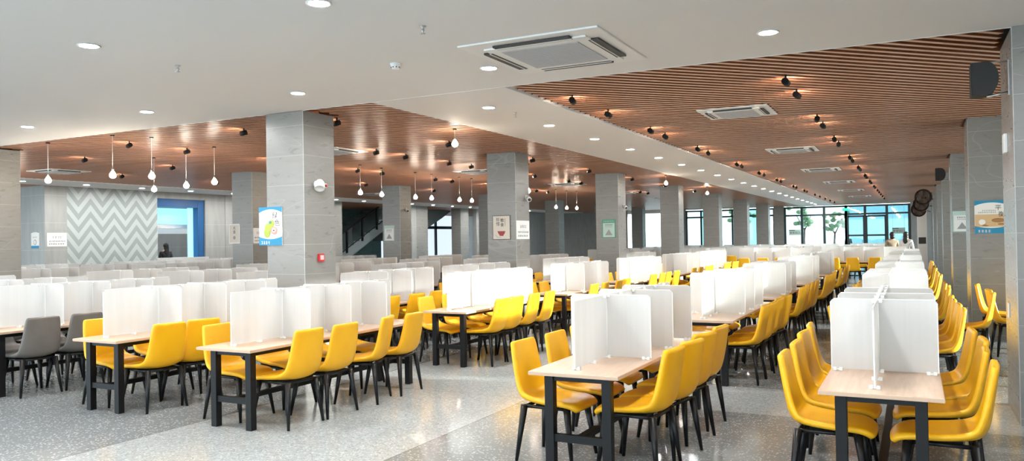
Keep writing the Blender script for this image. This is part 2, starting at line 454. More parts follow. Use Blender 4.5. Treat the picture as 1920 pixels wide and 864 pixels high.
# left side of the hall
X0 = -22.6
one('wall_left', 'wall', X0-.25, 14.16, 0, X0, 14.84, CZ+.4)
one('wall_left', 'chevron', X0-.25, 14.84, 0, X0, 18.0, CZ+.4)
one('wall_left', 'wall', X0-1.2, 14.16, 0, X0-.25, 14.45, CZ+.4)
one('wall_left', 'chevron', X0-1.25, 14.3, 0, X0-1.2, 17, CZ+.4)
one('wall_left', 'wall', X0-.25, 20.0, 0, X0, 27.5, CZ+.4)
one('wall_left', 'wall', X0-.5, 20.9, 0, X0+.02, 21.4, CZ+.4)
one('wall_left', 'tile', X0-.25, 26.9, 0, X0+.05, 27.5, CZ+.4)
one('wall_left', 'tile', X0-.6, 33.4, 0, X0, 34.45, CZ+.4)
one('wall_left', 'wall', X0-.25, 32.6, 0, X0, 33.4, CZ+.4)
one('wall_left', 'tile', X0-.6, 37.8, 0, X0, 38.7, CZ+.4)
one('wall_left', 'wall', X0-.25, 39.6, 0, X0, 51, CZ+.4)
one('wall_left', 'wall', -34, 26.0, 0, -24.6, 26.2, CZ+.4)
one('wall_left', 'brick', -27.8, 26.2, 0, -27.5, 37, 7)
one('wall_left', 'wall', -34.2, 8, 0, -34, 26, CZ+.4)
mb = MB().mt('frame')  # glazing added on the left so daylight reaches the rear
for k in range(9): mb.box(-34.1, 26+k*3.1-.05, 0, -34, 26+k*3.1+.05, 3.6)
mb.box(-34.1, 26, 2.6, -34, 51, 2.7)
struct(mb.build('window_11'))
one('wall_left', 'wall', X0-.25, 18.0, 3.3, X0, 20.0, CZ+.4)
for y in (15.5, 19.4): pass
# shop unit behind the opening
one('trim', 'shopblue', X0-.5, 17.95, 3.02, X0-.06, 20.02, 3.34)
one('trim', 'shopblue', X0-.35, 19.72, 1.0, X0-.05, 19.98, 3.2)
one('trim', 'shopcyan', X0-.9, 17.9, 2.45, X0-.8, 21.0, 3.02)
one('trim', 'white', X0-.92, 17.9, 2.30, X0-.78, 21.0, 2.44)
one('trim', 'shopcyan', X0-.34, 19.50, 1.2, X0-.3, 19.72, 3.02)
one("wall_left", "stair", -27.5, 17.0, 0, -27.3, 26.0, 3.4)
one('trim', 'white', -25.6, 17.2, 2.15, -25.5, 22.5, 2.45)
one('wall_left', 'wall', -27.28, 21.4, .9, -27.25, 23.6, 2.3)
one('trim', 'shopfill', -26.5, 17.6, 3.3, -23.6, 24.5, 3.33)  # glowing slab added to brighten the shop interior
one('trim', 'counter', X0-.5, 17.9, 0, X0+.1, 20.05, 1.28)
# a second lit opening seen past the left column
one('trim', 'shopcyan', -30, 17.3, 2.55, -25, 17.4, 3.15)
one('wall_left', 'wall', -34, 17.5, 0, -24, 17.7, 3.5)
one('trim', 'white', -30, 16.9, 1.2, -24.2, 17.3, 1.4)
# stair: sloping slab with railing, rising with Y
def stair(xa, xb, ya, za, yb, zb, rail=True, name='staircase', label=None):
    root = empty(name, (xb, ya, 0)); tag(root, label, 'staircase')
    mb = MB().mt('stair')
    n = 14; pts = []
    for i in range(n):
        t = i/n; y0 = (yb-ya)*t; zz = za + (zb-za)*(t+1/n)
        pts += [(y0, zz), ((yb-ya)*(i+1)/n, zz)]
    pts += [(yb-ya, zb-.45), (0, za-.45)]
    mb.prism(pts, 'x', xa-xb, 0); mb.build('stair_slab', root)
    if rail:
        dz = 1.0
        MB().mt('black').bar((.05, 0, za+dz), (.05, yb-ya, zb+dz), .035).build('handrail', root)
        MB().mt('black').bar((.05, 0, za+.12), (.05, yb-ya, zb+.12), .022).build('handrail', root)
        for i in range(5):
            t = (i+.3)/5
            MB().mt('black').bar((.05, (yb-ya)*t, za+(zb-za)*t-.1), (.05, (yb-ya)*t, za+(zb-za)*t+dz), .04, square=True).build('baluster', root)
        MB().mt('glass').prism([(0, za+.15), (yb-ya, zb+.15), (yb-ya, zb+.95), (0, za+.95)], 'x', .03, .045).build('glass_panel', root)
    return root
stair(-26.6, -24.5, 28.6, .55, 34.6, 3.4, label='grey staircase with black railing climbing in front of the teal brick wall')
s2_ = stair(-26.5, -24.9, 34.9, 3.4, 41.2, 3.41, rail=False, name='landing', label='grey underside of the upper stair flight beside the tall far-left window')
bpy.data.objects.remove([c for c in s2_.children][0])
mb = MB().mt('stair'); mb.prism([(0, 3.55), (0, 1.75), (1.2, 1.75), (4.6, 3.05), (6.6, 3.9), (0, 3.95)], 'x', -1.6, 0); mb.build('stair_slab', s2_)
mb = MB().mt('black').bar((.06, .6, 3.0), (.06, 2.2, 3.9), .04).bar((.06, .6, 2.4), (.06, .6, 3.9), .05); mb.build('handrail', s2_)
s2_['category'] = 'staircase'
# window seen under the stair flight
mb = MB().mt('frame')
for yy in (39.6, 43.2, 46.8): mb.box(-30.1, yy-.09, 0, -29.98, yy+.09, 3.6)
mb.box(-30.1, 38, 2.55, -29.98, 49, 2.75)
w = struct(mb.build('window_10'))
struct(MB().mt('windowglow').box(-30.2, 37.5, 0, -30.15, 50, 3.6).build('pane', w))  # pane glows by itself in place of daylight

# outside ground and a few trees beyond the far windows
one('ground', 'ground', -60, 51.3, -.12, 40, 110, -.05)
one('ground', 'ground', 3.5, -40, -.12, 60, 51.3, -.05)
def tree(x, y, h, label):
    t = empty('street_tree', (x, y, -.05)); tag(t, label, 'tree', None)
    MB().mt('darkbrown').bar((0, 0, 0), (.1, 0, h*.55), .12, .06).bar((.1, 0, h*.5), (.6, .2, h*.8), .05, .02).bar((.1, 0, h*.5), (-.5, -.1, h*.8), .05, .02).build('trunk', t)
    mb = MB().mt('leaf')
    for i in range(26):
        a = random.random()*2*PI; rr = random.random()*1.2
        mb.blob((math.cos(a)*rr, math.sin(a)*rr, h*(.6+.4*random.random())), (.24, .24, .17), 6)
    mb.build('foliage', t)
tree(-11.9, 62, 4.6, 'slender tree outside the far windows, leftmost of the outdoor trees')
tree(-7.8, 66, 4.2, 'bushy tree outside, just left of the glazed entrance')
tree(-5.9, 70, 3.6, 'small tree outside behind the left entrance panes')

# ------------------------------------------------------------------ ceiling fixtures
def ordn(i): return ['first', 'second', 'third', 'fourth', 'fifth', 'sixth', 'seventh', 'eighth', 'ninth', 'tenth', 'eleventh', 'twelfth', 'thirteenth', 'fourteenth', 'fifteenth', 'sixteenth', 'seventeenth', 'eighteenth', 'nineteenth', 'twentieth', 'twenty-first', 'twenty-second'][i]
t = empty('downlight')
MB().mt('white').lathe([(.074, 0), (.096, -.004), (.098, -.010), (.088, -.013), (.074, -.008)], n=24, cap=False).build('trim_ring', t)
MB().mt('lamp').lathe([(.075, -.002), (.075, -.009), (.0, -.010)], n=24).build('diffuser', t)
DL = t; first = True
def place(proto, used, loc, rz, label, cat, group=None):
    o = proto if not used[0] else copy_tree(proto)
    used[0] = True; o.location = loc; o.rotation_euler.z = rz
    return tag(o, label, cat, group)
u = [False]
names = [('-3.93', 4.56)]
fr = [(-3.93, 4.56, 'round white downlight at the top edge of the photo, nearest of all'),
      (-6.52, 4.5, 'round white downlight high at far left, over the left tables'),
      (-9.1, 4.5, 'added round white downlight out at the left beyond the high far-left one'),
      (-1.11, 7.2, 'round white downlight right of the large ceiling air conditioner'),
      (-3.91, 7.17, 'round white downlight touching the left corner of the large air conditioner'),
      (-6.52, 7.17, 'round white downlight above the tile column with the fruit poster'),
      (-9.11, 7.11, 'round white downlight left of the fruit poster column, on the front band'),
      (-11.66, 7.06, 'round white downlight at the left end of the front ceiling band'),
      (-14.2, 7.06, 'round white downlight added to the front ceiling grid outside the photo frame')]  # unseen, added for fill like the rows below
for x, y, l in fr: place(DL, u, (x, y, CZ), 0, l, 'downlight', 'added downlights outside the frame' if x == -14.2 else None)
for y in (4.5, 1.85):  # unseen downlights added to brighten the front and left tables
    for x in (1.5, -1.2, -3.93, -6.52, -9.1, -11.7, -14.3, -16.9, -19.5, -22.1):
        if (y == 4.5 and x in (-3.93, -6.52, -9.1)): continue
        place(DL, u, (x, y, CZ), 0, 'round white downlight added to the front ceiling grid outside the photo frame', 'downlight', 'added downlights outside the frame')
for x in (-16.8, -19.4, -22): place(DL, u, (x, 7.06, CZ), 0, 'round white downlight added to the front ceiling grid outside the photo frame', 'downlight', 'added downlights outside the frame')  # more unseen downlights added for fill light
for i in range(21): place(DL, u, (-5.09, 9.3+1.985*i, CZ), 0, 'round downlight, %s from the near end of the long white aisle band' % ordn(i), 'downlight', 'downlights along the aisle band')
for i in range(19): place(DL, u, (-21.3, 10.6+1.84*i+.3, CZ), 0, 'round downlight, %s from the near end of the far-left white band' % ordn(i), 'downlight', 'downlights along the far-left band')

def ac_unit(name, s, full):
    t = empty(name)
    h = s/2
    MB().mt('white_metal').box(-h, -h, -.018, h, h, 0, b=.006).build('panel_frame', t)
    MB().mt('white').box(-h*.74, -h*.74, -.034, h*.74, h*.74, -.016, b=.004).build('inner_panel', t)
    g = MB().mt('ac_grille').box(-h*.56, -h*.56, -.040, h*.56, h*.56, -.033)
    for i in range(24 if full else 10):
        y = -h*.54 + h*1.08*i/(24 if full else 10); g.box(-h*.55, y, -.043, h*.55, y+.006, -.04)
    g.build('intake_grille', t)
    for k in range(4):
        sl = MB().mt('ac_slot').box(-h*.55, h*.70, -.0365, h*.55, h*.84, -.017).mt('white').box(-h*.55, h*.735, -.041, h*.55, h*.75, -.034)
        o = sl.build('air_slot', t); o.rotation_euler.z = k*PI/2
    return t
big = ac_unit('ceiling_air_conditioner', 1.38, True); big.location = (-3.03, 6.9, CZ)
tag(big, 'large square white ceiling air conditioner with grey grille on the front band', 'air conditioner')
sm = ac_unit('ceiling_air_conditioner', .98, False); u = [False]
acl = ['right slatted ceiling, nearest of its line', 'right slatted ceiling, second in its line', 'right slatted ceiling, third in its line', 'right slatted ceiling, fourth in its line', 'right slatted ceiling, fifth in its line', 'right slatted ceiling, farthest in its line',
       'middle slats beside the fruit poster column', 'middle slats left of the bowl picture column', 'middle slats right of the bowl picture column', 'middle slats behind the green poster column', 'slats at far left above the chevron wall', 'slats farther back beyond the chevron wall', 'middle slats farthest back', 'far-left slats near the back wall']
for (x, y), l in zip(acs, acl): place(sm, u, (x, y, CZ+.02), 0, 'square white air conditioner in the '+l, 'air conditioner', 'ceiling air conditioners in the slats')

# adjustable black spot: head tilted toward -X
t = empty('ceiling_spotlight')
MB().mt('black').bar((0, 0, .04), (0, 0, -.03), .012, n=8).build('mount', t)
hd = MB().mt('black')
hd.bar((.045, 0, -.050), (-.05, 0, -.068), .038, .041, n=14); hd.build('lamp_head', t)
MB().mt('lens').bar((-.046, 0, -.0673), (-.0525, 0, -.0685), .033, n=14).build('lens', t)
SP = t; u = [False]
lines = [(-3.80, [9.15, 10.45, 12.45, 13.3, 15.6, 16.5, 19.5, 20.1, 22.6, 23.4, 25.8, 26.6, 29.6, 30.4, 32.8, 33.6, 36.5, 38.5, 41, 43.5, 46], 'right slats beside the aisle band'),
         (-1.26, [9.35, 10.3, 12.6, 13.45, 15.5, 16.4, 19.4, 20.3, 22.5, 23.3, 25.7, 26.5, 28.6, 29.4, 31.8, 32.6, 34.8, 36.5, 38.5, 40.5, 43], 'middle of the right slats'),
         (-7.45, [9.0, 12.1, 15.6, 19, 22.5, 26, 30], 'slats just left of the aisle band'),
         (-9.3, [9.0, 12.4, 13.4, 15.1, 16.1, 18.8, 19.6, 22, 23, 25.6, 26.5, 29, 30], 'slats over the near-left tables'),
         (-12.04, [9.04, 10.25, 12.4, 13.3, 15.3, 16.3, 18.8, 19.7, 22, 23, 25.5, 26.5], 'slats between the two column rows'),
         (-14.8, [10.1, 12.2, 16.4, 19.2, 23], 'slats along the far column row'),
         (-17.6, [9.5, 10.3, 13, 16, 19], 'slats near the chevron wall')]
for x, ys, nm in lines:
    for i, y in enumerate(ys):
        place(SP, u, (x, y, CZ+.0), random.uniform(-.25, .25) - (PI/2 if x > -4 else 0), 'black spotlight, %s from near end, %s' % (ordn(i), nm), 'spotlight', 'black ceiling spotlights')

# pendant bulbs
def pendant(drop):
    t = empty('pendant_bulb')
    MB().mt('black').lathe([(.0, 0), (.035, 0), (.035, -.02), (0, -.02)][1:3], n=10).build('ceiling_rose', t)
    MB().mt('white').bar((0, 0, 0), (0, 0, -drop+.1), .004, n=6).build('cord', t)
    MB().mt('steel').bar((0, 0, -drop+.11), (0, 0, -drop+.055), .016, .018, n=10).build('socket', t)
    MB().mt('bulb').lathe([(.016, .06), (.024, .045), (.046, .01), (.052, -.012), (.046, -.035), (.026, -.053), (.002, -.06)], c=(0, 0, -drop), n=16).build('glass_bulb', t)
    return t
PL = pendant(.65); PS = pendant(.24)
u1, u2_ = [False], [False]
pl = [(-11.4, 7.9), (-11.3, 8.9), (-11.5, 10.4), (-12.6, 10.7), (-13.3, 8.4), (-13.9, 11), (-11.6, 8.4), (-18.9, 11.2), (-11.5, 14.7), (-11.6, 15.66), (-11.65, 17.2), (-11.6, 17.9), (-11.5, 19.2), (-11.5, 19.9), (-11.6, 26.2), (-11.6, 27.2), (-11.4, 27.7), (-8.2, 16.9)]
pl.pop(0)
for i, (x, y) in enumerate(pl): place(PL, u1, (x, y, CZ+.02), 0, 'glowing bulb on a long cord, %s of the left hanging bulbs' % ordn(i), 'pendant lamp', 'long-cord pendant bulbs')
for (x, y), l in zip([(-6.6, 10.9), (-6.4, 22.4), (-6.65, 28.6)], ['above the bowl picture column', 'above the fourth column right of the green poster', 'deep along the aisle band, farthest short one']):
    place(PS, u2_, (x, y, CZ+.02), 0, 'glowing bulb on a short cord '+l, 'pendant lamp')

# sprinklers and detector on the front band
t = empty('sprinkler')
MB().mt('steel').lathe([(.03, 0), (.03, -.004), (.012, -.006), (.010, -.03), (.016, -.034), (.008, -.05), (.006, -.062)], n=12).build('nozzle', t)
MB().mt('steel').lathe([(.022, -.063), (.024, -.066), (.004, -.067)], n=12).build('deflector', t)
u = [False]
for x, y, l in [(-6.52, 5.45, 'small metal sprinkler on the ceiling between two left downlights'), (-3.62, 5.49, 'small metal sprinkler on the ceiling left of the large air conditioner'), (-4.99, 9.9, 'small pale sprinkler on the aisle band behind its first downlight')]:
    place(t, u, (x, y, CZ), 0, l, 'sprinkler')
t = tag(empty('smoke_detector', (-4.62, 6.5, CZ)), 'round white smoke detector on the ceiling left of the large air conditioner', 'smoke detector')
MB().mt('white').lathe([(.055, 0), (.055, -.012), (.05, -.02), (.038, -.055), (.034, -.06), (.003, -.062)], n=20).build('housing', t)
for k in range(8):
    a = k*PI/4; MB().mt('ac_slot').blob((math.cos(a)*.043, math.sin(a)*.043, -.043), (.006, .006, .007), 6).build('vent_hole', t)

# ------------------------------------------------------------------ tables with partitions, chairs
def make_table(detail=True):
    t = empty('dining_table')
    L, W, H = 2.75, .68, .75                                      # near-left corner at origin, long axis +Y
    o = MB().mt('tabletop').box(-W/2, 0, H-.028, W/2, L, H, b=.004)
    top = o.build('tabletop', t)
    MB().mt('edge').box(-W/2-.0015, -.0015, H-.025, W/2+.0015, .0005, H-.004).box(W/2-.0005, -.0015, H-.025, W/2+.0015, L, H-.004).box(-W/2-.0015, -.0015, H-.025, -W/2+.0005, L, H-.004).build('edge_band', top)
    for sx in (-.22, .22):
        for yy in (.12, L-.12):
            MB().mt('black').box(sx-.034, yy-.034, 0, sx+.034, yy+.034, H-.03, b=.004).build('leg', t)
    f = MB().mt('black')
    for yy in (.12, L-.12): f.box(-.22, yy-.02, H-.075, .22, yy+.02, H-.029)
    for sx in (-.22, .22): f.box(sx-.018, .12, H-.075, sx+.018, L-.12, H-.029)
    f.box(-.3, L/2-.02, H-.06, .3, L/2+.02, H-.029)
    f.build('apron', t)
    s = MB().mt('black')
    for yy in (.12, L-.12): s.box(-.2, yy-.02, .235, .2, yy+.02, .29)
    s.box(-.025, .12, .24, .025, L-.12, .285)
    s.build('stretcher', t)
    return t
PZ0, PZ1 = .765, 1.25
def rpanel(mb, axis, a, b, c, th=.006, r=.025):
    """upright panel with rounded top corners; axis 'x': lies in the YZ plane at X=c"""
    pts = [(a, PZ0), (b, PZ0)]
    for k in range(5):
        t_ = k/4*PI/2; pts.append((b-r+r*math.cos(t_), PZ1-r+r*math.sin(t_)))
    for k in range(5):
        t_ = PI/2+k/4*PI/2; pts.append((a+r+r*math.cos(t_), PZ1-r+r*math.sin(t_)))
    mb.prism(pts, axis, c-th/2, c+th/2)
SPX = -.03
YC = (.80, 1.43, 2.06)
YS = (.13, .80, 1.43, 2.06, 2.62)
def make_divider(detail=True):
    t = empty('table_divider')
    if detail:
        for i in range(4):
            mb = MB().mt('frost'); rpanel(mb, 'x', YS[i]+.004, YS[i+1]-.004, SPX); mb.build('long_panel', t)
        for yc in YC:
            for xa, xb in ((-.33, SPX-.004), (SPX+.004, .33)):
                mb = MB().mt('frost'); rpanel(mb, 'y', xa, xb, yc); mb.build('cross_panel', t)
            MB().mt('panel_edge').bar((SPX, yc, PZ0), (SPX, yc, PZ1+.004), .0075, n=8).build('joint_post', t)
        def clips(pts, name):
            for (x, y, z) in pts:
                MB().mt('clip').box(x-.032, y-.012, z-.008, x-.008, y+.012, z+.016, b=.004).box(x+.008, y-.012, z-.008, x+.032, y+.012, z+.016, b=.004).box(x-.02, y-.005, z-.004, x+.02, y+.005, z+.006).build(name, t)
        clips([(SPX, y, PZ0-.007) for y in (.16, .48, .80, 1.43, 2.06, 2.56)], 'foot_clip')
        clips([(SPX, y, PZ1-.01) for y in (.72, .80, 1.10, 1.43, 1.75, 2.06, 2.35)], 'top_clip')
        clips([(x, y, PZ0-.007) for y in YC for x in (-.29, .29)], 'foot_clip')
        ed = MB().mt('panel_edge')
        ed.box(SPX-.004, YS[0], PZ1-.001, SPX+.004, YS[-1]-.02, PZ1+.004)
        for yc in YC: ed.box(-.31, yc-.004, PZ1-.001, .31, yc+.004, PZ1+.004)
        for yc in YC:
            for xx in (-.33, .33): ed.box(xx-.003, yc-.004, PZ0, xx+.003, yc+.004, PZ1-.02)
        ed.box(SPX-.004, YS[0]-.003, PZ0, SPX+.004, YS[0]+.003, PZ1-.02).box(SPX-.004, YS[-1]-.003, PZ0, SPX+.004, YS[-1]+.003, PZ1-.02)
        ed.build('edge_strip', t)
    else:
        mb = MB().mt('frost'); rpanel(mb, 'x', YS[0], YS[-1], SPX); mb.build('long_panel', t)
        for yc in YC:
            mb = MB().mt('frost'); rpanel(mb, 'y', -.33, .33, yc); mb.build('cross_panel', t)
        ed = MB().mt('panel_edge')
        ed.box(SPX-.004, YS[0], PZ1-.001, SPX+.004, YS[-1]-.02, PZ1+.004)
        for yc in YC: ed.box(-.31, yc-.004, PZ1-.001, .31, yc+.004, PZ1+.004); ed.bar((SPX, yc, PZ0), (SPX, yc, PZ1+.004), .0075, n=6)
        for yc in YC:
            for xx in (-.33, .33): ed.box(xx-.003, yc-.004, PZ0, xx+.003, yc+.004, PZ1-.02)
        ed.box(SPX-.004, YS[-1]-.003, PZ0, SPX+.004, YS[-1]+.003, PZ1-.02)
        ed.build('edge_strip', t)
        c = MB().mt('clip')
        for y in (.16, .80, 1.43, 2.06, 2.56): c.box(SPX-.03, y-.012, PZ0-.015, SPX+.03, y+.012, PZ0+.01)
        for y in (.80, 1.43, 2.06): c.box(SPX-.03, y-.012, PZ1-.015, SPX+.03, y+.012, PZ1+.008)
        c.build('foot_clip', t)
    return t
def make_chair(color, name='dining_chair'):
    t = empty(name)
    # stations along the shell: (x, z, half width, edge lift towards the sitter)
    st = [(-.300, .905, .176, .006), (-.298, .885, .190, .010), (-.290, .82, .199, .016), (-.279, .74, .206, .020), (-.267, .66, .213, .026),
          (-.255, .58, .221, .036), (-.243, .52, .228, .050), (-.222, .478, .233, .060), (-.180, .456, .236, .054), (-.110, .450, .237, .036),
          (-.02, .449, .237, .022), (.07, .451, .235, .010), (.16, .457, .232, -.002), (.225, .456, .222, -.018), (.262, .436, .208, -.026), (.276, .408, .190, -.020)]
    nv = 9; bm = bmesh.new(); g = []
    for i, (x, z, hw, lift) in enumerate(st):
        a = st[max(i-1, 0)]; b = st[min(i+1, len(st)-1)]
        tx, tz = b[0]-a[0], b[1]-a[1]; L = math.hypot(tx, tz); nx, nz = -tz/L, tx/L    # normal toward the sitter
        row = []
        for j in range(nv):
            q = -1+2*j/(nv-1); k = abs(q)**2.6
            row.append(bm.verts.new((x+nx*lift*k, q*hw, z+nz*lift*k)))
        g.append(row)
    for i in range(len(st)-1):
        for j in range(nv-1): bm.faces.new([g[i][j], g[i+1][j], g[i+1][j+1], g[i][j+1]])
    bmesh.ops.recalc_face_normals(bm, faces=bm.faces)
    me = bpy.data.meshes.new('shell'); bm.to_mesh(me); bm.free()
    me = baked(me, [('SOLIDIFY', dict(thickness=.044, offset=0.)), ('SUBSURF', dict(levels=1, render_levels=1))], 'seat_shell', [color])
    obj('seat_shell', me, t)
    fr = MB().mt('blackleg')
    for sx in (-1, 1): fr.bar((-.19, sx*.17, .415), (.18, sx*.17, .415), .014, n=8)
    for xx in (-.18, .16): fr.bar((xx, -.18, .415), (xx, .18, .415), .014, n=8)
    fr.box(-.12, -.12, .41, .12, .12, .430)
    fr.build('under_frame', t)
    for sx in (-1, 1):
        for sy in (-1, 1):
            lg = MB().mt('blackleg').bar((sx*.180-.008, sy*.178, .425), (sx*.235-.004, sy*.228, .0), .029, .013, n=12)
            lg.build('leg', t)
    return t

TD = make_table(); DV = make_divider(); DF = make_divider(False)
CY = make_chair('yellow'); CG = make_chair('greyseat')
for r_ in (TD, DV, DF, CY, CG, DL, SP, PL, PS, sm, t): KIDS[r_.name] = list(r_.children)
ut, ud, uf, uy, ug = [False], [False], [False], [False], [False]
GP = {'R': 'rightmost row', 'C': 'row right of aisle', 'M': 'row left of aisle', 'L': 'second row leftwards', 'G': 'grey-chair row'}
ON = ['nearest', 'second', 'third', 'fourth', 'fifth', 'sixth', 'seventh']
def chair_at(kind, x, y, rz, label):
    if kind == 'y': return place(CY, uy, (x, y, 0), rz, label, 'chair', 'yellow dining chairs')
    return place(CG, ug, (x, y, 0), rz, label, 'chair', 'grey dining chairs')
LAY = {('nearest table, row left of aisle', 1): ((.47, -.03), (.97, 0), (1.62, .32), (2.15, .08)),
       ('nearest table, second row leftwards', 1): ((.45, -.10), (.92, -.24), (1.6, 0), (2.2, 0)),
       ('nearest table, grey-chair row', 1): ((.40, -.10), (.92, -.12), (1.7, -.1), (2.3, 0)),
       ('nearest table, row right of aisle', 1): ((.50, -.10), (.98, -.22), (1.50, -.28), (2.02, -.12)),
       ('second table, row left of aisle', 1): ((.50, 0), (.95, -.10), (1.52, .05), (2.05, .05)),
       ('second table, row right of aisle', 1): ((.50, -.04), (.95, -.06), (1.55, -.08), (2.1, -.25))}
def set_table(cx, y0, rz, nm, near, full=True, chairs='y', sides=(-1, 1), skip=(), div=True):
    """one table, its divider and its chairs; nm ends every label"""
    place(TD, ut, (cx, y0, 0), rz, 'pale wood dining table with black frame, %s' % nm, 'table', 'long dining tables')
    if div: place(DV if near else DF, ud if near else uf, (cx, y0, 0), rz, 'frosted white divider on the %s' % nm, 'divider', 'frosted table dividers')
    cr, sr = math.cos(rz), math.sin(rz)
    for s in sides:
        for i in range(4):
            if (s, i) in skip: continue
            jy = random.uniform(-.035, .035); jx = random.uniform(-.02, .03); ja = random.uniform(-.07, .07)
            lx = s*(.335+jx); ly = .50+.62*i+jy
            if (nm, s) in LAY: ly, ja = LAY[(nm, s)][i]
            X = cx + lx*cr - ly*sr; Y = y0 + lx*sr + ly*cr
            side = {(-1): 'left', 1: 'right'}[s] if rz == 0 else {(-1): 'near', 1: 'far'}[-s]
            pos = ['nearest', 'second', 'third', 'farthest'][i] if rz == 0 else ['rightmost', 'third', 'second', 'leftmost'][i]
            chair_at(chairs, X, Y, rz + (PI if s > 0 else 0) + ja,
                     '%s chair, %s on %s side, %s' % ({'y': 'yellow', 'g': 'grey'}[chairs], pos, side, nm))
rows = {'R': (-.20, [5.12, 9.0, 12.4, 16.0, 19.6, 23.2]), 'C': (-2.16, [5.10, 8.92, 12.3, 16.0, 19.6]),
        'M': (-5.64, [5.17, 8.97, 12.4, 16.0, 19.6, 23.2]), 'L': (-7.46, [5.17, 8.95, 11.74, 16.0, 21.6]),
        'G': (-9.55, [5.2, 8.95, 12.45, 16.0, 19.6])}
for k, (cx, ys) in rows.items():
    for i, y0 in enumerate(ys):
        nm = '%s table, %s' % (ON[i], GP[k])
        set_table(cx, y0, 0, nm, i < 3 and (k != 'G' or i == 0), chairs='g' if k == 'G' else 'y')
# far-left field: tables whose chairs stay hidden behind the dividers
fl = [(-11.4, [5.2, 8.95, 12.45, 16.0, 19.6], 'first row beyond the grey chairs'), (-13.25, [5.2, 8.95, 12.45, 16.0, 19.6], 'second row beyond the grey chairs'),
      (-16.7, [8.95, 12.45, 16.0, 19.6], 'row just beyond the far columns'), (-18.6, [8.95, 12.45, 16.0, 19.6], 'middle row beyond the far columns'), (-20.5, [11.2, 14.6, 18.0, 21.6], 'row along the chevron wall')]
for cx, ys, nm in fl:
    for i, y0 in enumerate(ys):
        set_table(cx, y0, 0, '%s table, %s' % (ON[i], nm), False, sides=(1,) if cx > -12 else (), chairs='g')
# cross-wise tables at the back (table local +Y runs to world -X)
for r_i, yy in enumerate([29.6, 33.0, 37.0, 41.0]):
    for c_i, xx in enumerate([-.1, -3.1, -6.1, -9.1]):
        set_table(xx, yy, PI/2, '%s crosswise table, %s back line' % (ordn(c_i), ordn(r_i)), False, sides=(-1,) if r_i < 2 else ())
# table and chairs in the right-hand bay
place(TD, ut, (2.05, 10.9, 0), 0, 'pale wood table in the window bay behind the right-hand column', 'table', 'long dining tables')
for i, (x, y, a) in enumerate([(1.20, 12.75, .1), (1.14, 13.9, -.15), ]):
    chair_at('y', x, y, a, ['yellow chair facing right beside the right column, nearer of the pair', 'yellow chair facing right beside the right column, farther of the pair'][i])
chair_at('y', .62, 12.0, PI-.12, 'lone yellow chair pulled out right of the second table in the rightmost row')

# ------------------------------------------------------------------ signs, posters, wall fittings
def text(name, s, size, loc, matn, parent, depth=.001, align='CENTER'):
    cu = bpy.data.curves.new(name, 'FONT'); cu.body = s; cu.size = size; cu.extrude = depth
    cu.align_x = align; cu.align_y = 'CENTER'
    o = bpy.data.objects.new('t', cu); COL.objects.link(o)
    bpy.context.view_layer.update()
    me = bpy.data.meshes.new_from_object(o.evaluated_get(bpy.context.evaluated_depsgraph_get()))
    bpy.data.objects.remove(o)
    me.transform(Matrix.Rotation(PI/2, 4, 'X'))
    me.materials.clear(); me.materials.append(M[matn])
    r = obj(name, me, parent, loc); return r
def marks(name, parent, x0, x1, z, size, n, matn='ink', yy=-.012):
    """a row of small unreadable characters"""
    mb = MB().mt(matn); w = (x1-x0)/n
    for i in range(n):
        cx = x0+w*(i+.5); h = size/2
        for k in range(3):
            zz = z - h + 2*h*(k+.5)/3
            if random.random() < .85: mb.box(cx-w*.32*random.uniform(.6, 1), yy, zz-h*.19, cx+w*.36*random.uniform(.7, 1), yy-.001, zz+h*.19)
        xx = cx + w*random.uniform(-.2, .2); mb.box(xx-w*.11, yy, z-h, xx+w*.11, yy-.001, z+h)
    return mb.build(name, parent)
def sign(name, loc, rz, label, cat='poster'):
    return tag(empty(name, loc, rz), label, cat)
def board(t, w, h, matn, th=.012, name='board', r=0.):
    return MB().mt(matn).box(-w/2, -th, -h/2, w/2, 0, h/2, b=r).build(name, t)
def arc_band(t, w, h, top, a, b, matn, name, yy=-.0135):
    """band between the board edge and a shallow arc"""
    pts = [(-w/2, top), (w/2, top)] if a > 0 else [(-w/2, top), (w/2, top)]
    arc = []
    for k in range(13):
        u_ = -1+2*k/12; arc.append((w/2*u_, top-b+a*(1-u_*u_)))
    poly = [(-w/2, top)] + arc + [(w/2, top)]
    return MB().mt(matn).prism(poly, 'y', yy, yy+.002).build(name, t)
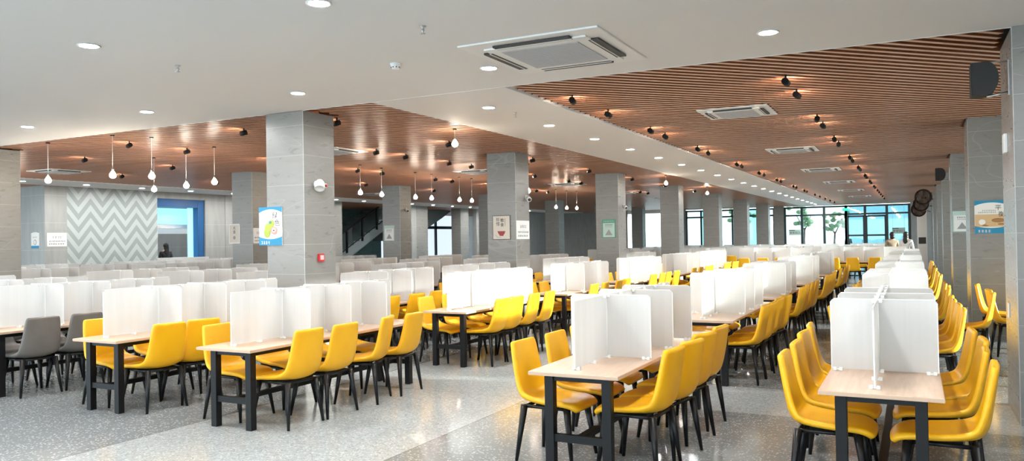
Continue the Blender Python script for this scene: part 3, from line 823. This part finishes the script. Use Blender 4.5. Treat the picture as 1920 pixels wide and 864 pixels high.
def food_poster(loc, rz, w, h, chars, label, kind):
    t = sign('poster', loc, rz, label)
    board(t, w, h, 'paper')
    arc_band(t, w, h, h/2, .045*h/.5, .075*h/.5, 'blue', 'blue_header')
    poly = [(-w/2, -h/2), (w/2, -h/2)] + [(w/2*(1-k/6), -h/2+.085+.035*((1-k/6)**2)) for k in range(13)]
    MB().mt('blue').prism(poly, 'y', -.0135, -.0115).build('blue_footer', t)
    text('title', chars[0], .095, (w*.20, -.0125, h*.27), 'ink', t); text('title', chars[1], .095, (w*.30, -.0125, h*.27-.105), 'ink', t)
    marks('slogan', t, -w*.42, -w*.02, -h*.43, .045, 4, 'paper', -.0142)
    marks('caption', t, -w*.28, w*.14, h*.20, .018, 8, 'greyink', -.0125); marks('caption', t, -w*.40, w*.14, h*.14, .018, 10, 'greyink', -.0125)
    if kind == 'fruit':
        mb = MB().mt('lime').blob((-.03, -.014, -.02), (.075, .004, .06)).blob((.02, -.014, .03), (.055, .004, .05)).blob((-.06, -.014, -.09), (.06, .004, .07))
        mb.mt('green').blob((.0, -.017, .05), (.03, .003, .02)).mt('pink').blob((.07, -.017, -.06), (.062, .004, .055)).mt('paper').blob((.07, -.021, -.06), (.035, .002, .028)).mt('maroon').blob((.07, -.023, -.06), (.018, .002, .01))
        mb.build('fruit_picture', t)
    else:
        mb = MB().mt('sand').box(-w/2+.004, -.0132, -h*.30, w/2-.004, -.0115, h*.08)
        mb.mt('paper').blob((-.13, -.015, -.08), (.05, .003, .045)).mt('bread').blob((.09, -.015, -.055), (.09, .004, .035)).blob((-.08, -.015, -.13), (.05, .003, .015)).mt('sand').blob((-.02, -.016, -.115), (.07, .003, .02)).mt('bread').blob((.13, -.016, -.115), (.05, .003, .014))
        mb.build('bread_picture', t)
    return t
food_poster((-7.93, 8.15, 1.945), 0, .42, .53, '绿色', 'blue and white poster with green fruit on the near tile column', 'fruit').children
food_poster((1.10, 14.5, 1.935), 0, .46, .52, '平衡', 'blue and sand poster with bread on the tile column at right', 'bread')
# bowl picture
t = sign('picture', (-7.67, 14.5, 1.96), 0, 'framed picture of a dark red bowl under four black characters, on the second column')
board(t, .42, .51, 'bowlframe', .014, 'picture_frame'); MB().mt('cream').box(-.195, -.0165, -.24, .195, -.013, .24).build('print', t)
for s, x_, z_ in (('珍', -.08, .16), ('惜', -.08, .07), ('粮', .02, .145), ('食', .02, .05)): text('lettering', s, .085, (x_, -.018, z_), 'ink', t)
MB().mt('ink').box(.085, -.018, .03, .092, -.0165, .19).build('rule', t)
MB().mt('maroon').prism([(-.09, -.075), (.09, -.075), (.08, -.12), (.05, -.155), (.045, -.175), (-.035, -.175), (-.05, -.15), (-.08, -.11)], 'y', -.019, -.0165).build('bowl', t)
MB().mt('greyink').bar((-.14, -.018, -.15), (-.10, -.018, -.20), .003, n=6).bar((-.10, -.018, -.20), (-.02, -.018, -.205), .003, n=6).build('flourish', t)
def notice(loc, rz, w, h, label):
    t = sign('notice', loc, rz, label, 'notice'); board(t, w, h, 'white', .012)
    marks('heading', t, -w*.25, w*.25, h*.18, h*.16, 4, 'greyink', -.0122)
    marks('text_line', t, -w*.42, w*.42, -h*.12, h*.10, 10, 'ink', -.0122)
    marks('text_line', t, -w*.42, w*.36, -h*.32, h*.10, 9, 'ink', -.0122)
    return t
notice((-7.33, 14.80, 1.905), PI/2, .60, .39, 'white notice board on the right face of the bowl picture column')
notice((-14.73, 14.72, 1.91), PI/2, .40, .39, 'white notice board beside the small framed sheet on the far column')
notice((X0+.0, 14.52, 1.93), PI/2, .60, .40, 'white notice board with two dark text lines beside the chevron wall')
def sheet(loc, rz, w, h, label, back='mint', edge='green', top=True):
    t = sign('notice', loc, rz, label, 'notice'); board(t, w, h, edge, .012)
    MB().mt(back).box(-w*.43, -.0145, -h*.46, w*.43, -.0115, h*(.30 if top else .46)).build('sheet', t)
    if top: marks('heading', t, -w*.4, w*.4, h*.40, h*.07, 8, 'mint', -.0125)
    marks('text_line', t, -w*.28, w*.28, h*.20, h*.06, 6, 'ink', -.0150); marks('text_line', t, -w*.28, w*.28, h*.10, h*.05, 6, 'greyink', -.0150)
    MB().mt('greyink').prism([(-w*.28, -h*.36), (-.02, -h*.10), (.0, -h*.04), (.02, -h*.10), (w*.28, -h*.36)], 'y', -.0155, -.0145).build('drawing', t)
    return t
sheet((-7.62, 20.85, 1.97), 0, .40, .52, 'green-framed notice with a small drawing on the third column')
sheet((-15.16, 20.85, 1.98), 0, .40, .50, 'pale grey notice sheet on the column beside the stairs', 'white', 'mint')
sheet((1.00, 20.85, 1.95), 0, .38, .48, 'green and white notice on the pier behind the bread poster', 'white', 'mint')
t = sign('picture', (-15.34, 14.5, 1.97), 0, 'small pale framed sheet with black characters on the far column', 'picture')
board(t, .38, .50, 'white', .012, 'picture_frame', .004); MB().mt('cream').box(-.165, -.0145, -.225, .165, -.0115, .225).build('print', t)
text('lettering', '光', .09, (0, -.0155, .14), 'ink', t); text('lettering', '盘', .09, (0, -.0155, .04), 'ink', t)
MB().mt('greyink').lathe([(.045, -.016), (.045, -.0145)], ax='y', c=(0, 0, -.10), n=14).build('drawing', t)
t = sign('poster', (X0-.45, 14.16, 1.93), 0, 'small white and blue poster round the corner of the chevron wall', 'poster')
board(t, .38, .50, 'paper'); arc_band(t, .38, .5, .25, .03, .05, 'greyink', 'header'); MB().mt('blue').box(-.19, -.0135, -.25, .19, -.0115, -.17).build('blue_footer', t)
MB().mt('greyink').blob((.0, -.014, -.07), (.07, .003, .08)).mt('paper').blob((0, -.017, -.07), (.05, .002, .06)).build('plate_drawing', t)
marks('caption', t, -.12, .1, .08, .03, 4, 'greyink', -.0125)
# horn detector, indicator lamp and call point on the near column's right face
t = tag(empty('alarm_horn', (-7.33, 8.40, 2.51)), 'white wall-mounted alarm horn on the near tile column', 'alarm')
MB().mt('white').lathe([(.05, 0), (.05, .012), (.028, .02), (.028, .04)], ax='x', n=18).build('wall_plate', t)
h = MB().mt('white').lathe([(.045, -.075), (.068, -.03), (.070, .06), (.058, .066), (.052, .05), (.004, .045)], n=22).build('horn', t); h.location = (.07, -.01, -.015); h.rotation_euler = (R(62), R(30), 0)
h.rotation_euler = (R(150), R(-25), 0)
t = tag(empty('indicator_lamp', (-7.33, 8.585, 2.50)), 'small round red indicator beside the alarm horn', 'indicator')
MB().mt('white').lathe([(.035, 0), (.035, .01), (.02, .014)], ax='x', n=16).build('base', t); MB().mt('red').lathe([(.022, .01), (.020, .024), (.008, .030)], ax='x', n=14).build('lens', t)
t = tag(empty('fire_call_point', (-7.33, 8.46, 1.495)), 'small red fire call point low on the near tile column', 'fire alarm')
MB().mt('red').box(0, -.052, -.055, .035, .052, .055, b=.006).build('housing', t); MB().mt('redlight').box(.034, -.034, -.026, .037, .034, .036).build('glass_plate', t)
# cameras on column faces
def wallcam(loc, label):
    t = tag(empty('security_camera', loc), label, 'camera')
    MB().mt('white').lathe([(.05, 0), (.05, .02), (.03, .03)], ax='x', n=16).build('mount', t)
    MB().mt('white').bar((.05, .0, -.01), (.13, -.10, -.06), .045, .05, n=14).mt('ac_slot').bar((.131, -.101, -.061), (.135, -.106, -.063), .035, n=12).build('camera_body', t)
    return t
wallcam((-7.33, 14.98, 2.60), 'white security camera on the bowl picture column above its notice')
wallcam((-14.73, 21.2, 2.75), 'white security camera on the column beside the stairs')
wallcam((-7.33, 21.25, 2.6), 'white security camera on the green notice column')
t = tag(empty('access_point', (.80, 8.72, 2.53)), 'small white box on the left face of the right-hand column', 'wall box')
MB().mt('white').box(-.03, -.08, -.09, 0, .08, .09, b=.006).build('cover', t)
t = tag(empty('wall_switch', (.80, 8.82, .95)), 'low white socket plate on the left face of the right-hand column', 'socket')
MB().mt('white').box(-.012, -.045, -.07, 0, .045, .07, b=.003).build('cover', t)
# loudspeakers
def speaker(loc, s, label):
    t = tag(empty('loudspeaker', loc), label, 'loudspeaker')
    pr = [(-.10*s, -.15*s)] + [(.10*s*math.cos(t_)*1.0 + .01, .15*s*math.sin(t_)) for t_ in [(-80+16*k)*PI/180 for k in range(11)]] + [(-.10*s, .15*s)]
    MB().mt('speaker').prism(pr, 'y', -.11*s, .11*s).build('cabinet', t)
    MB().mt('speaker').box(-.108*s, -.105*s, -.145*s, -.10*s, .105*s, .145*s, b=.003).build('grille', t)
    MB().mt('steel').box(.185, -.03, -.16*s, .198, .03, .16*s).bar((.02*s, 0, .155*s), (.19, 0, .155*s), .006, n=8).bar((.02*s, 0, -.155*s), (.19, 0, -.13*s), .012, n=8).build('wall_bracket', t); return t
speaker((.60, 8.36, 3.09), 1., 'black wall loudspeaker on the nearest right-hand column')
speaker((.60, 21.5, 3.10), 1., 'smaller looking black loudspeaker on the third right-hand column')
# stacked wall fans far along the right side
for i, (dx, dy, dz) in enumerate([(0, 0, 0), (-.06, 1.4, -.22), (-.14, 2.7, -.40)]):
    t = tag(empty('wall_fan', (.36+dx, 33.8+dy, 3.12+dz-.05), R(-15)), 'dark wall fan far along the right columns, %s of the overlapping three' % ['topmost', 'middle', 'lowest'][i], 'fan')
    r = MB().mt('darkbrown')
    for q in (.08, .16, .24, .30):
        for k in range(16):
            a, b_ = 2*PI*k/16, 2*PI*(k+1)/16
            r.bar((q*math.cos(a), -.06, q*math.sin(a)), (q*math.cos(b_), -.06, q*math.sin(b_)), .006, n=5)
    for k in range(12): a = 2*PI*k/12; r.bar((0, -.06, 0), (.30*math.cos(a), -.06, .30*math.sin(a)), .004, n=5)
    r.lathe([(.30, -.07), (.305, -.03), (.30, .03), (.20, .05), (.07, .06)], ax='y', n=28, cap=False)
    r.build('cage', t)
    for k in range(4):
        a = k*PI/2+.3; c_, s_ = math.cos(a), math.sin(a)
        MB().mt('darkbrown').prism([(.03*c_, .03*s_), (.2*c_-.1*s_, .2*s_+.1*c_), (.26*c_, .26*s_), (.2*c_+.06*s_, .2*s_-.06*c_)], 'y', -.025, -.018).build('blade', t)
    MB().mt('darkbrown').bar((0, .0, 0), (0, .16, 0), .07, .05, n=14).build('motor', t)
    MB().mt('darkbrown').bar((0, .12, 0), (.30-dx, .12, -.1), .02, n=8).build('bracket', t)
# hanging door signs, exit sign
for x_, l in ((-6.47, 'left'), (-.77, 'right')):
    t = tag(empty('door_sign', (x_, 50.6, 1.86)), 'grey hanging entrance sign at the %s of the glazed front' % l, 'sign')
    MB().mt('mint').box(-.34, -.02, -.17, .34, .02, .17, b=.005).build('board', t)
    text('lettering', '食堂出口', .155, (0, -.0215, -.03), 'ink', t); MB().mt('ink').box(-.33, -.0225, .11, .0, -.02, .15).build('stripe', t)
    for s in (-.3, .3): MB().mt('steel').bar((s, 0, .17), (s, 0, 1.6), .004, n=5).build('hanger', t)
t = tag(empty('exit_sign', (-3.61, 50.9, 3.18)), 'small glowing green exit sign above the double doors', 'exit sign')
MB().mt('exit').box(-.17, -.03, -.08, .17, 0, .08, b=.006).build('light_box', t); text('lettering', '安全出口', .07, (0, -.032, 0), 'paper', t)
# steel gate frame standing at the right edge, in front of the pier
t = tag(empty('steel_rack', (1.10, 8.02, 0)), 'upright stainless steel rack frame against the near right column', 'rack')
for x_, y_ in ((0, 0), (.62, 0), (0, -.34), (.62, -.34)): MB().mt('steel').bar((x_-.02, y_, 0), (x_-.02, y_, 2.05), .016, n=10).build('post', t)
for z_ in (.25, .9, 1.5, 2.03):
    MB().mt('steel').box(-.02, -.34, z_-.01, .60, 0, z_+.01).build('shelf', t)
# steel floor unit further along the right side
t = tag(empty('hand_dryer_cabinet', (.35, 41, 0)), 'tall pale equipment column far along the right side below the fans', 'cabinet')
MB().mt('white_metal').box(-.2, -.2, 0, .2, .2, 2.7, b=.01).build('body', t); MB().mt('ac_slot').box(-.15, -.205, 1.2, .15, -.2, 1.5).build('display', t)

# ------------------------------------------------------------------ people
def person(loc, rz, label, shirt, seated=False, hair_long=True, trousers='blackcloth', ks=1.):
    t = tag(empty('person', loc, rz), label, 'person')
    hz = .92 if not seated else .50
    J = {'pel': (0, 0, hz, .13), 'waist': (0, 0, hz+.16, .12), 'chest': (0, .01, hz+.38, .145), 'sh': (0, 0, hz+.50, .11), 'neck': (0, 0, hz+.58, .052), 'hd': (0, -.01, hz+.66, .075), 'ht': (0, 0, hz+.78, .07)}
    E = [('pel', 'waist'), ('waist', 'chest'), ('chest', 'sh'), ('sh', 'neck'), ('neck', 'hd'), ('hd', 'ht')]
    for s, n_ in ((-1, 'l'), (1, 'r')):
        J['s'+n_] = (s*.17, 0, hz+.50, .062); J['e'+n_] = (s*.23, .0, hz+.22, .045); J['w'+n_] = (s*.19, -.20, hz+.12, .033); J['h'+n_] = (s*.17, -.29, hz+.12, .03)
        E += [('sh', 's'+n_), ('s'+n_, 'e'+n_), ('e'+n_, 'w'+n_), ('w'+n_, 'h'+n_)]
        if seated: J['k'+n_] = (s*.11, -.44, hz-.02, .065); J['a'+n_] = (s*.11, -.42, .08, .045)
        else: J['k'+n_] = (s*.10, -.01, .48, .065); J['a'+n_] = (s*.11, .01, .08, .042)
        J['p'+n_] = (s*.09, 0, hz-.05, .09); J['t'+n_] = (J['a'+n_][0], J['a'+n_][1]-.16, .04, .035)
        E += [('pel', 'p'+n_), ('p'+n_, 'k'+n_), ('k'+n_, 'a'+n_), ('a'+n_, 't'+n_)]
    keys = list(J)
    me = bpy.data.meshes.new('body'); me.from_pydata([J[k][:3] for k in keys], [(keys.index(a), keys.index(b)) for a, b in E], [])
    o = bpy.data.objects.new('tmp', me); COL.objects.link(o)
    o.modifiers.new('s', 'SKIN'); sd = o.modifiers.new('u', 'SUBSURF'); sd.levels = 2; sd.render_levels = 2
    for i, k in enumerate(keys):
        sv = me.skin_vertices[0].data[i]; sv.radius = (J[k][3], J[k][3]*(.75 if k in ('pel', 'waist', 'chest') else 1)); sv.use_root = (k == 'pel')
    bpy.context.view_layer.update()
    bme = bpy.data.meshes.new_from_object(o.evaluated_get(bpy.context.evaluated_depsgraph_get())); bpy.data.objects.remove(o)
    bme.materials.clear()
    for mm in ('skin', shirt, trousers): bme.materials.append(M[mm])
    for p in bme.polygons:
        c = p.center; p.use_smooth = True
        arm = abs(c.x) > .15 and c.y < -.10 and c.z > hz+.05
        p.material_index = 0 if (c.z > hz+.55 or arm) else (1 if c.z > hz+.02 and c.y > -.25 else 2)
    obj('body', bme, t)
    hr = MB().mt('hair').blob((0, .02, hz+.745), (.088, .098, .095), 16).blob((0, .05, hz+.66), (.085, .065, .09), 14)
    if hair_long: hr.blob((0, .075, hz+.54), (.085, .05, .15), 14)
    hr.build('hair', t)
    MB().mt('skin').blob((0, -.085, hz+.70), (.012, .018, .016), 8).build('nose', t)
    t.scale = (ks,)*3
    return t
person((-.24, 30.9, 0), R(160), 'standing person with long black hair and white top by the rightmost tables', 'whitecloth')
person((-.70, 31.4, 0), R(200), 'person in tan clothing standing just left of the white-topped person', 'tancloth', hair_long=False)
person((-3.6, 52.6, -.05), R(40), 'dark figure outside the glass left of the double doors', 'blackcloth', hair_long=False)
person((X0-.85, 19.0, .0), R(-100), 'person with long black hair and black top behind the shop counter', 'blackcloth', ks=1.02)
person((X0-.95, 18.25, .0), R(100), 'person in white and black seated further left behind the shop counter', 'whitecloth', hair_long=True, ks=.98)
person((-27.0, 40.5, 0), R(60), 'small figure in front of the far-left window under the stairs', 'whitecloth', hair_long=False)

# ------------------------------------------------------------------ light
W = bpy.data.worlds.new('world'); SC.world = W; W.use_nodes = True
bg = W.node_tree.nodes['Background']; bg.inputs[0].default_value = (.74, .91, 1.0, 1); bg.inputs[1].default_value = 2.3
sun = bpy.data.lights.new('sun', 'SUN'); so = bpy.data.objects.new('sun', sun); COL.objects.link(so)
sun.energy = 9; sun.angle = R(3); sun.color = (1, .97, .93)
so.rotation_euler = Vector((-math.cos(R(12)), -.14, -math.sin(R(12)))).to_track_quat('-Z', 'Y').to_euler()

# ------------------------------------------------------------------ view
SC.view_settings.view_transform = 'Standard'; SC.view_settings.look = 'None'
SC.view_settings.exposure = 1.2; SC.view_settings.gamma = 1.0; SC.view_settings.use_curve_mapping = False
cy = SC.cycles
cy.max_bounces = 8; cy.diffuse_bounces = 4; cy.glossy_bounces = 3; cy.transmission_bounces = 6; cy.transparent_max_bounces = 16
cy.sample_clamp_indirect = 4; cy.use_denoising = True; cy.caustics_reflective = False; cy.caustics_refractive = False
try: cy.use_light_tree = True
except Exception: pass
